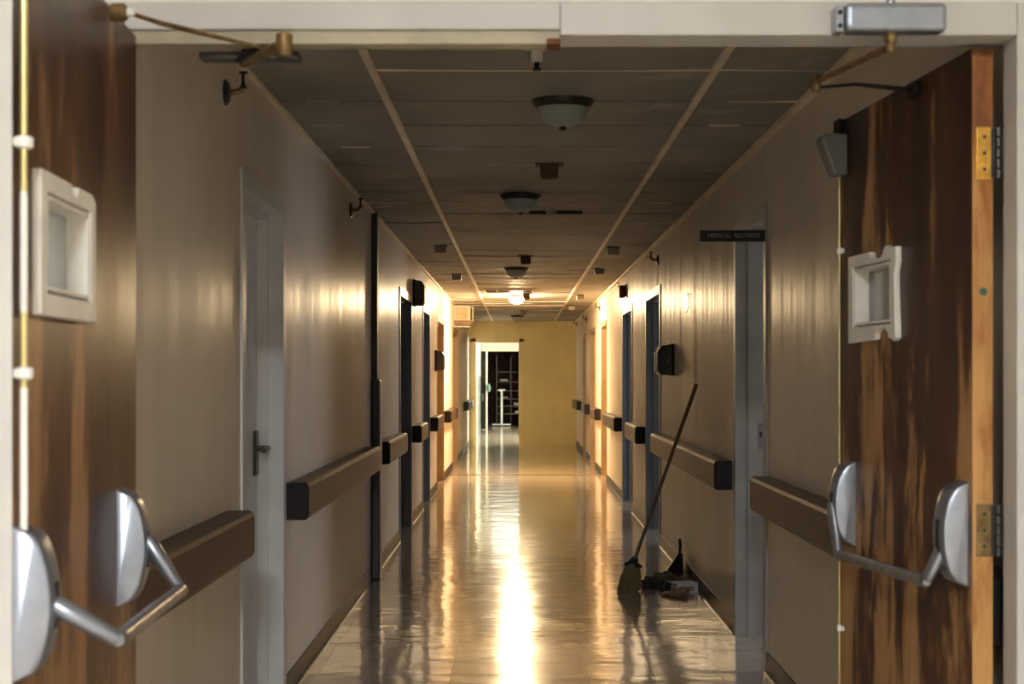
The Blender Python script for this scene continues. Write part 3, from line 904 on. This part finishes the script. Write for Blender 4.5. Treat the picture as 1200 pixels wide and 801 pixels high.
# sprinklers
t = thing('pendant_sprinkler', 'pendant sprinkler with white body hanging just behind the frame head', 'sprinkler', (0.06, 5.14, ZC))
bm = B(); lathe(bm, [(0.050, 0.012), (0.050, 0.0), (0.048, -0.006), (0.030, -0.011), (0.020, -0.013)], (0, 0, 0), 28); obj('escutcheon', bm, M_cream, t, local=True, smooth=True)
bm = B(); lathe(bm, [(0.019, -0.010), (0.020, -0.046), (0.014, -0.052)], (0, 0, 0), 20); obj('sprinkler_body', bm, M_stand, t, local=True, smooth=True)
bm = B(); lathe(bm, [(0.010, -0.052), (0.008, -0.068), (0.015, -0.074), (0.015, -0.078), (0.004, -0.080)], (0, 0, 0), 16); obj('deflector', bm, M_cap, t, local=True, smooth=True)
t = None
def sidewall(label, side, y, z=2.31, tip=M_brass):
    X = XL if side < 0 else XR
    t = thing('sprinkler', label, 'sprinkler', (X, y, z), 0.0 if side < 0 else PI, 'side wall sprinklers under the ceiling')
    bm = B(); lathe(bm, [(0.043, -0.006), (0.043, 0.006), (0.032, 0.014), (0.014, 0.016)], (0, 0, 0), 28, 'X'); obj('escutcheon', bm, M_black, t, local=True, smooth=True)
    bm = B(); tube(bm, [(0.014, 0, 0), (0.045, 0, 0.004), (0.060, 0, 0.012)], [0.010, 0.011, 0.009], 12); obj('pipe_nipple', bm, M_brass, t, local=True, smooth=True)
    bm = B()
    tube(bm, [(0.060, 0, 0.014), (0.060, 0, 0.030), (0.060, 0, 0.058), (0.060, 0, 0.066)], [0.014, 0.006, 0.005, 0.012], 12)
    box(bm, 0.048, 0.076, -0.012, 0.012, 0.064, 0.069)
    obj('deflector', bm, M_black, t, local=True, smooth=True)
    return t
w0 = sidewall('side wall sprinkler nearest the viewer, left wall, below the rusty closer arm', -1, 5.17, 2.30)
dup(w0, (XL, 9.0, 2.32), 0, 'side wall sprinkler on the left wall, just before the black corner post')
dup(w0, (XR, 12.6, 2.30), PI, 'side wall sprinkler on the right wall, nearest on that side')
dup(w0, (XR, 16.7, 2.30), PI, 'side wall sprinkler on the right wall above the blue doorways, second on that side')
dup(w0, (XR, 21.6, 2.31), PI, 'side wall sprinkler on the right wall, third on that side, lit by the lamp')
dup(w0, (XR, 25.8, 2.31), PI, 'side wall sprinkler on the right wall, fourth on that side')
dup(w0, (XR, 30.1, 2.38), PI, 'side wall sprinkler on the right wall, last one in the far corner')

# torn ceiling patch with mesh (second dome) and the grille in front of the lit lamp
bm = B()
box(bm, 0.07, 0.42, 10.22, 10.34, ZC - 0.012, ZC - 0.004)
t = thing('ceiling_vent', 'dark slit with torn mesh coloured white for its glint in the ceiling behind the second dome light', 'ceiling vent', (0.15, 10.28, ZC))
obj('slit', bm, M_tgap, t)
for (x0_, w_, n_, zlo, zhi) in ((0.165, 0.085, 34, 0.010, 0.048), (-0.105, 0.085, 24, 0.020, 0.050)):
    bm = B()
    prev = Vector((x0_, 10.10, ZC - zlo))
    pts = [prev]
    for i in range(n_):
        pts.append(Vector((x0_ + random.uniform(0, w_), 10.10 + random.uniform(-0.02, 0.02), ZC - random.uniform(zlo, zhi))))
    tube(bm, pts, 0.0022, 5)
    obj('torn_mesh', bm, M_stand, t)  # glint of the mesh is put into its bright white colour
t = thing('ceiling_vent', 'flat metal grille in the ceiling just before the lit dome light', 'ceiling vent', (-0.1, 19.6, ZC))
bm = B()
ringplate(bm, rect(-0.46, 0.20, 19.3, 19.9), rect(-0.42, 0.16, 19.34, 19.86), 2, ZC - 0.020, ZC - 0.001); obj('frame', bm, M_cream, t)
for xx in (-0.44, -0.27, -0.12, 0.03):
    bm = B(); box(bm, xx - 0.012, xx + 0.012, 19.28, 19.36, ZC - 0.035, ZC - 0.0005); obj('clip', bm, M_stand, t)
bm = B()
for i in range(8):
    y = 19.38 + i * 0.06; box(bm, -0.42, 0.16, y, y + 0.012, ZC - 0.016, ZC - 0.002)
obj('slat', bm, M_bronze, t)

# ================================================================== WALL BOXES
def wallbox(name, label, cat, side, y, z0, z1, proj, w, mat, grp):
    X = XL if side < 0 else XR
    t = thing(name, label, cat, (X, y, z0), 0.0, grp)
    bm = B()
    s = -side
    zz = z1 - z0
    prism(bm, [(X, z0 + 0.002), (X + s * proj * 0.82, z0), (X + s * proj, z0 + zz * 0.12), (X + s * proj, z1 - zz * 0.22), (X + s * proj * 0.72, z1 - 0.002), (X, z1 + 0.008)], 1, y, y + w)
    obj('housing', bm, mat, t, bevel=0.006)
    bm = B(); box(bm, min(X - s * 0.006, X + s * 0.022), max(X - s * 0.006, X + s * 0.022), y - 0.006, y + w + 0.006, z0 - 0.004, z1 + 0.012)
    obj('back_plate', bm, M_cap, t, bevel=0.002)
    return t
t = wallbox('wall_speaker', 'dark boxy wall speaker high on the left wall between the two blue doorways', 'speaker', -1, 14.3, 2.01, 2.24, 0.11, 0.2, simple('taupe_plastic', (0.10, 0.07, 0.05), 0.5), None)
t = wallbox('paper_dispenser', 'brown wall box at eye height on the left wall beside the first tan doorway', 'dispenser', -1, 18.05, 1.42, 1.65, 0.11, 0.25, simple('brown_plastic', (0.12, 0.075, 0.045), 0.5), None)
t = wallbox('towel_dispenser', 'dark grey dispenser at eye height on the right wall above the long handrail', 'dispenser', 1, 11.3, 1.364, 1.582, 0.125, 0.28, simple('charcoal_plastic', (0.05, 0.05, 0.045), 0.45), None)
bm = B(); tube(bm, [at(771, 404, 11.35), at(768.5, 408, 11.32), at(768.3, 429, 11.32), at(769, 432, 11.32)], 0.006, 8); obj('trim_edge', bm, M_cream, t, smooth=True)
bm = B(); tube(bm, [at(769.5, 431, 11.32), at(766, 440, 11.30)], 0.003, 6); obj('loose_strip', bm, M_chromedk, t)

t = thing('alarm_sounder', 'small dark red alarm box high on the right wall beside the second sprinkler', 'alarm', (XR, 16.4, 2.2))
bm = B(); box(bm, XR - 0.075, XR - 0.012, 16.36, 16.44, 2.185, 2.315); obj('housing', bm, simple('dark_red_plastic', (0.10, 0.012, 0.008), 0.5), t, bevel=0.006)
bm = B(); box(bm, XR - 0.013, XR + 0.004, 16.34, 16.46, 2.20, 2.33); obj('back_plate', bm, M_bronze, t)

# small nail with a bent wire on the right wall
bm = B(); tube(bm, [at(806, 344, 10.30), at(807.5, 352, 10.3), at(806.5, 361, 10.3), at(804.5, 366, 10.28), at(803, 365, 10.27)], 0.0022, 6)
tube(bm, [at(806, 344, 10.30) + Vector((-0.004, 0, 0)), Vector((XR + 0.012, 10.3, 1.352 + 97 * 10.3 / FL))], 0.003, 6)
tag(obj('wire_hook', bm, M_bronze, smooth=True), 'thin bent wire hanging from a nail on the right wall above the handrail', 'hook')

# cream box unit on the left wall near the end
t = thing('wall_cabinet', 'cream framed box unit high on the left wall above the orange lit doorway', 'cabinet', (XL, 23.4, 2.1))
zt, zb = EYE + 83 * 23.4 / FL, EYE + 66 * 23.4 / FL
xo = (550 - 608) * 23.4 / FL
bm = B(); ringplate(bm, rect(XL, xo, zb, zt), rect(XL + 0.025, xo - 0.025, zb + 0.012, zt - 0.018), 1, 23.4, 23.66); obj('cabinet_frame', bm, M_cream, t)
bm = B(); box(bm, XL + 0.02, xo - 0.02, 23.415, 23.64, zb + 0.01, zt - 0.01); obj('front_panel', bm, simple('cabinet_face', (0.50, 0.40, 0.23), 0.5), t)
bm = B(); box(bm, xo, xo + 0.05, 23.45, 23.66, zb - 0.01, zt - 0.03); obj('side_case', bm, M_brownbox, t)
bm = B(); ringplate(bm, rect(xo, xo + 0.058, zb - 0.02, zt - 0.02), rect(xo + 0.012, xo + 0.046, zb - 0.008, zt - 0.034), 1, 23.44, 23.45); obj('side_frame', bm, M_cream, t)
bm = B(); box(bm, XL, xo + 0.03, 23.41, 23.66, zb - 0.072, zb); obj('base_tray', bm, simple('cabinet_brown', (0.22, 0.12, 0.06), 0.5), t)
bm = B(); box(bm, XL, xo + 0.02, 23.38, 23.66, zb - 0.105, zb - 0.090); obj('shelf', bm, M_cream, t)
bm = B(); box(bm, XL, XL + 0.02, 23.42, 23.64, zb - 0.092, zb - 0.070); obj('bracket', bm, M_cream, t)

# ================================================================== SIGN
t = thing('hanging_sign', 'black sign reading MEDICAL RECORDS sticking out above the pale doorway on the right', 'sign', (XR, 7.09, 2.0))
sx0, sx1 = (820 - 608) * 7.09 / FL, (896 - 608) * 7.09 / FL
bm = B(); box(bm, sx0, sx1, 7.085, 7.097, 1.970, 2.022); plate = obj('sign_plate', bm, M_signblk, t, bevel=0.001)
bm = B(); box(bm, sx1 - 0.002, XR, 7.083, 7.099, 1.965, 2.028); obj('bracket', bm, M_darkgreen, t, bevel=0.001)
cu = bpy.data.curves.new('sign_text', 'FONT'); cu.body = 'MEDICAL  RECORDS'; cu.size = 0.034; cu.align_x = 'CENTER'; cu.align_y = 'CENTER'
cu.extrude = 0.0006
to = bpy.data.objects.new('tmp_text', cu); COL.objects.link(to)
bpy.context.view_layer.update()
me = bpy.data.meshes.new_from_object(to.evaluated_get(bpy.context.evaluated_depsgraph_get()))
bpy.data.objects.remove(to)
w = max(v.co.x for v in me.vertices) - min(v.co.x for v in me.vertices)
k = 0.235 / w
me.transform(Matrix.Translation((( sx0 + sx1) / 2 + 0.006, 7.0845, 1.996)) @ Matrix.Rotation(PI / 2, 4, 'X') @ Matrix.Diagonal((k, 0.8, 1, 1)))
me.transform(WM[t.name].inverted())
me.materials.clear(); me.materials.append(M_signtxt)
lo = bpy.data.objects.new('lettering', me); link(lo, WM[t.name]); lo.parent = t

# ================================================================== BROOM, DUSTPAN, RUBBISH
t = thing('broom', 'straw broom standing on the floor and leaning against the right wall', 'broom', (0.69, 9.73, 0))
top = Vector((1.122, 9.78, 1.303)); capc = Vector((0.722, 9.73, 0.185))
bm = B(); tube(bm, [capc, capc.lerp(top, 0.5), top], [0.012, 0.011, 0.0125], 12); obj('handle', bm, M_handle, t, smooth=True)
bm = B()
tube(bm, [capc + Vector((-0.004, 0, -0.028)), capc + Vector((-0.002, 0, -0.010)), capc + Vector((0.001, 0, 0.004)), capc + Vector((0.010, 0, 0.035))], [0.056, 0.056, 0.030, 0.017], 18, 0.45)
obj('cap', bm, M_black, t, smooth=True)
bm = B()
for i in range(420):
    u, v = random.uniform(-1, 1), random.uniform(-1, 1)
    a = Vector((capc.x - 0.006 + u * 0.044, capc.y + v * 0.018, capc.z - 0.02))
    b = Vector((0.690 + u * 0.072 + random.uniform(-.004, .004), capc.y + v * 0.030, random.uniform(0.001, 0.012) + max(0, u) * 0.006))
    m_ = a.lerp(b, 0.5) + Vector((u * 0.006, v * 0.006, 0))
    w_ = 0.0022
    q = [bm.verts.new(p) for p in (a + Vector((-w_, 0, 0)), a + Vector((w_, 0, 0)), m_ + Vector((w_, 0, 0)), b + Vector((w_, 0, 0)), b + Vector((-w_, 0, 0)), m_ + Vector((-w_, 0, 0)))]
    bm.faces.new((q[0], q[1], q[2], q[5])); bm.faces.new((q[5], q[2], q[3], q[4]))
    c_ = m_ + Vector((0, 0.003, 0)); 
tube(bm, [capc + Vector((-0.006, 0, -0.02)), Vector((0.690, capc.y, 0.004))], [0.040, 0.064], 16, 0.35)
obj('bristles', bm, M_straw, t)

t = thing('dustpan', 'black dustpan standing tilted against the right wall base, behind the rubbish', 'dustpan', (1.05, 10.5, 0))
bm = B()
# a shallow pan leaning on the wall: floor edge wide, rising to the wall
def quadpan(bm, pts, th):
    n = (pts[1] - pts[0]).cross(pts[2] - pts[0]).normalized() * th
    A = [bm.verts.new(p) for p in pts]; C = [bm.verts.new(p + n) for p in pts]
    bm.faces.new(A); bm.faces.new(C[::-1]); m = len(pts)
    for i in range(m): bm.faces.new((A[i], C[i], C[(i + 1) % m], A[(i + 1) % m]))
quadpan(bm, [Vector((0.965, 10.40, 0.002)), Vector((1.105, 10.40, 0.002)), Vector((1.110, 10.52, 0.150)), Vector((1.085, 10.52, 0.150))], 0.004)
quadpan(bm, [Vector((0.965, 10.40, 0.002)), Vector((0.98, 10.60, 0.002)), Vector((1.085, 10.53, 0.150))], 0.004)
quadpan(bm, [Vector((1.105, 10.40, 0.002)), Vector((1.108, 10.60, 0.002)), Vector((1.110, 10.53, 0.150))], 0.004)
obj('pan', bm, M_black, t)
bm = B(); tube(bm, [(1.095, 10.54, 0.140), (1.108, 10.62, 0.185), (1.112, 10.70, 0.225)], [0.008, 0.012, 0.010], 10); obj('handle', bm, M_cap, t, smooth=True)

def crumple(name, c, size, mat, label, cat, seed, sub=3):
    bm = B(); bmesh.ops.create_icosphere(bm, subdivisions=sub, radius=1)
    for v in bm.verts:
        p = v.co.copy()
        n1 = noise.noise(p * 1.7 + Vector((seed, 0, 0))); n2 = noise.noise(p * 4.5 + Vector((0, seed, 0)))
        n3 = abs(noise.noise(p * 3.0 + Vector((0, 0, seed))))
        p *= 1 + 0.45 * n1 + 0.28 * n2 - 0.5 * n3
        v.co = Vector((c[0] + p.x * size[0], c[1] + p.y * size[1], max(0.001, c[2] + p.z * size[2])))
    return tag(obj(name, bm, mat), label, cat, 'swept up rubbish by the broom')
crumple('rag', (0.835, 9.93, 0.02), (0.055, 0.10, 0.045), M_cloth, 'dark crumpled rag on the floor right beside the broom bristles', 'rag', 1.3)
crumple('rag', (0.925, 9.84, 0.02), (0.036, 0.09, 0.040), M_cloth, 'dark crumpled rag in the middle of the swept rubbish', 'rag', 4.7)
crumple('paper_scrap', (0.955, 10.14, 0.03), (0.10, 0.09, 0.045), M_greycloth, 'crumpled brown paper behind the rags and below the dustpan', 'paper', 8.1)
crumple('paper_scrap', (1.065, 9.95, 0.035), (0.055, 0.07, 0.05), M_greycloth, 'crumpled brown paper right behind the white box at the wall', 'paper', 2.9)
Rb = Matrix.Translation((1.04, 9.72, 0.0)) @ Matrix.Rotation(0.22, 4, 'Z')
t = thing('small_box', 'small opened white cardboard box at the right edge of the rubbish by the wall', 'box', (1.04, 9.72, 0))
bm = B(); box(bm, -0.065, 0.075, -0.045, 0.07, 0.001, 0.062, Rb); obj('carton', bm, M_whitebox, t, bevel=0.001)
bm = B(); box(bm, -0.10, -0.05, -0.045, 0.065, 0.050, 0.053, Rb @ Matrix.Rotation(0.12, 4, 'Y')); obj('flap', bm, M_whitebox, t)
bm = B(); box(bm, -0.055, 0.045, -0.052, -0.046, 0.012, 0.042, Rb); obj('label_panel', bm, simple('faded_orange_print', (0.35, 0.22, 0.12), 0.6), t)
Rc = Matrix.Translation((0.965, 9.56, 0.003)) @ Matrix.Rotation(-0.35, 4, 'Z') @ Matrix.Rotation(-0.12, 4, 'Y')
bm = B(); box(bm, -0.075, 0.08, -0.045, 0.045, 0.010, 0.024, Rc); box(bm, -0.02, 0.08, -0.04, 0.04, 0.024, 0.033, Rc)
tag(obj('cardboard_scrap', bm, M_cardboard, bevel=0.001), 'flat brown piece of cardboard lying in front of the white box', 'cardboard', 'swept up rubbish by the broom')

# ================================================================== THINGS BEYOND THE END DOORWAY
t = thing('side_door', 'dark green door leaf standing open beyond the end doorway', 'door', (-0.80, 41.6, 0))
bm = B(); box(bm, -0.965, -0.845, 39.6, 39.66, 0.01, 2.0); obj('door_panel', bm, M_darkdoor, t)
bm = B(); box(bm, -0.843, -0.80, 39.6, 39.68, 0.01, 2.0); obj('edge_strip', bm, M_cream, t)
bm = B(); box(bm, -1.0, -0.9, 39.52, 39.6, 0.72, 0.92); obj('push_plate', bm, M_black, t)
for o_ in list(t.children): pass
def crumple2(name, c, size, mat, seed):
    bm = B(); bmesh.ops.create_icosphere(bm, subdivisions=2, radius=1)
    for v in bm.verts:
        p = v.co * (1 + 0.5 * noise.noise(v.co * 2.2 + Vector((seed, 0, 0))))
        v.co = Vector((c[0] + p.x * size[0], c[1] + p.y * size[1], c[2] + p.z * size[2]))
    return obj(name, bm, mat)
tag(crumple2('cloth', (-0.765, 39.5, 1.06), (0.05, 0.04, 0.11), M_teal, 3.0), 'pale teal cloth hanging at the edge of the open dark door beyond the end doorway', 'cloth')
t = thing('storage_rack', 'dark metal rack with several shelves in the dark room at the far end', 'rack', (-0.45, 43.6, 0))
for x in (-0.62, -0.22, 0.10):
    bm = B(); box(bm, x - 0.012, x + 0.012, 43.3, 43.33, 0, 1.9); obj('upright', bm, M_steel, t)
for z, x0, x1 in ((0.30, -0.62, 0.10), (0.52, -0.62, 0.10), (0.72, -0.62, 0.10), (0.95, -0.62, 0.10), (1.20, -0.62, 0.10), (1.48, -0.62, 0.10)):
    bm = B(); box(bm, x0, x1, 43.28, 43.7, z - 0.012, z + 0.012); obj('shelf', bm, M_steel, t)
for i, (x, z, w_, h) in enumerate(((-0.42, 1.21, 0.22, 0.07), (-0.45, 0.96, 0.16, 0.05), (-0.40, 0.73, 0.18, 0.06), (-0.05, 0.53, 0.2, 0.10), (-0.02, 0.31, 0.18, 0.08))):
    bm = B(); box(bm, x - w_ / 2, x + w_ / 2, 43.3, 43.5, z + 0.0125, z + h)
    tag(obj('storage_tray', bm, M_chromedk, bevel=0.008), ['pale tray on the second shelf from the top of the far rack', 'pale tray on the third shelf from the top of the far rack', 'pale tray on the third shelf from the bottom of the far rack',
        'tray on the second shelf from the bottom, right side of the far rack', 'tray on the lowest shelf, right side of the far rack'][i], 'tray', 'trays on the far storage rack')
t = thing('floor_stand', 'white T shaped metal stand in front of the dark room at the far end', 'stand', (-0.47, 42.2, 0))
bm = B(); tube(bm, [(-0.47, 42.2, 0.05), (-0.47, 42.2, 0.98)], 0.032, 12); obj('pole', bm, M_stand, t, smooth=True)
bm = B(); box(bm, -0.72, -0.22, 42.15, 42.25, 0.03, 0.065); box(bm, -0.50, -0.44, 41.95, 42.45, 0.03, 0.062); obj('foot', bm, M_stand, t, bevel=0.006)
bm = B(); box(bm, -0.56, -0.38, 42.15, 42.25, 0.96, 1.0); obj('crosspiece', bm, M_stand, t, bevel=0.006)
for x in (-0.70, -0.24):
    bm = B(); lathe(bm, [(0.0145, -0.01), (0.0145, 0.01)], (x, 42.2, 0.015), 12, 'X')
    obj('castor', bm, M_black, t)

# ================================================================== CAMERA, WORLD, VIEW
cd = bpy.data.cameras.new('camera'); cam = bpy.data.objects.new('camera', cd); COL.objects.link(cam)
cam.location = (0, 0, EYE); cam.rotation_euler = (PI / 2, 0, 0)
cd.sensor_width = 36; cd.sensor_fit = 'HORIZONTAL'; cd.lens = FL / 1200 * 36
cd.shift_x = (600 - 608) / 1200; cd.shift_y = (441 - 400.5) / 1200
cd.clip_start = 0.05; cd.clip_end = 200
cd.dof.use_dof = True; cd.dof.focus_distance = 11.0; cd.dof.aperture_fstop = 7.0
SC.camera = cam
w = bpy.data.worlds.new('world'); SC.world = w; w.use_nodes = True
w.node_tree.nodes['Background'].inputs['Color'].default_value = (0.05, 0.05, 0.06, 1)
w.node_tree.nodes['Background'].inputs['Strength'].default_value = 0.1
SC.view_settings.view_transform = 'Standard'; SC.view_settings.look = 'None'
SC.view_settings.exposure = 0.15; SC.view_settings.gamma = 1.0; SC.view_settings.use_curve_mapping = False
SC.cycles.max_bounces = 12; SC.cycles.diffuse_bounces = 6; SC.cycles.glossy_bounces = 6; SC.cycles.transmission_bounces = 8
SC.cycles.sample_clamp_indirect = 8.0
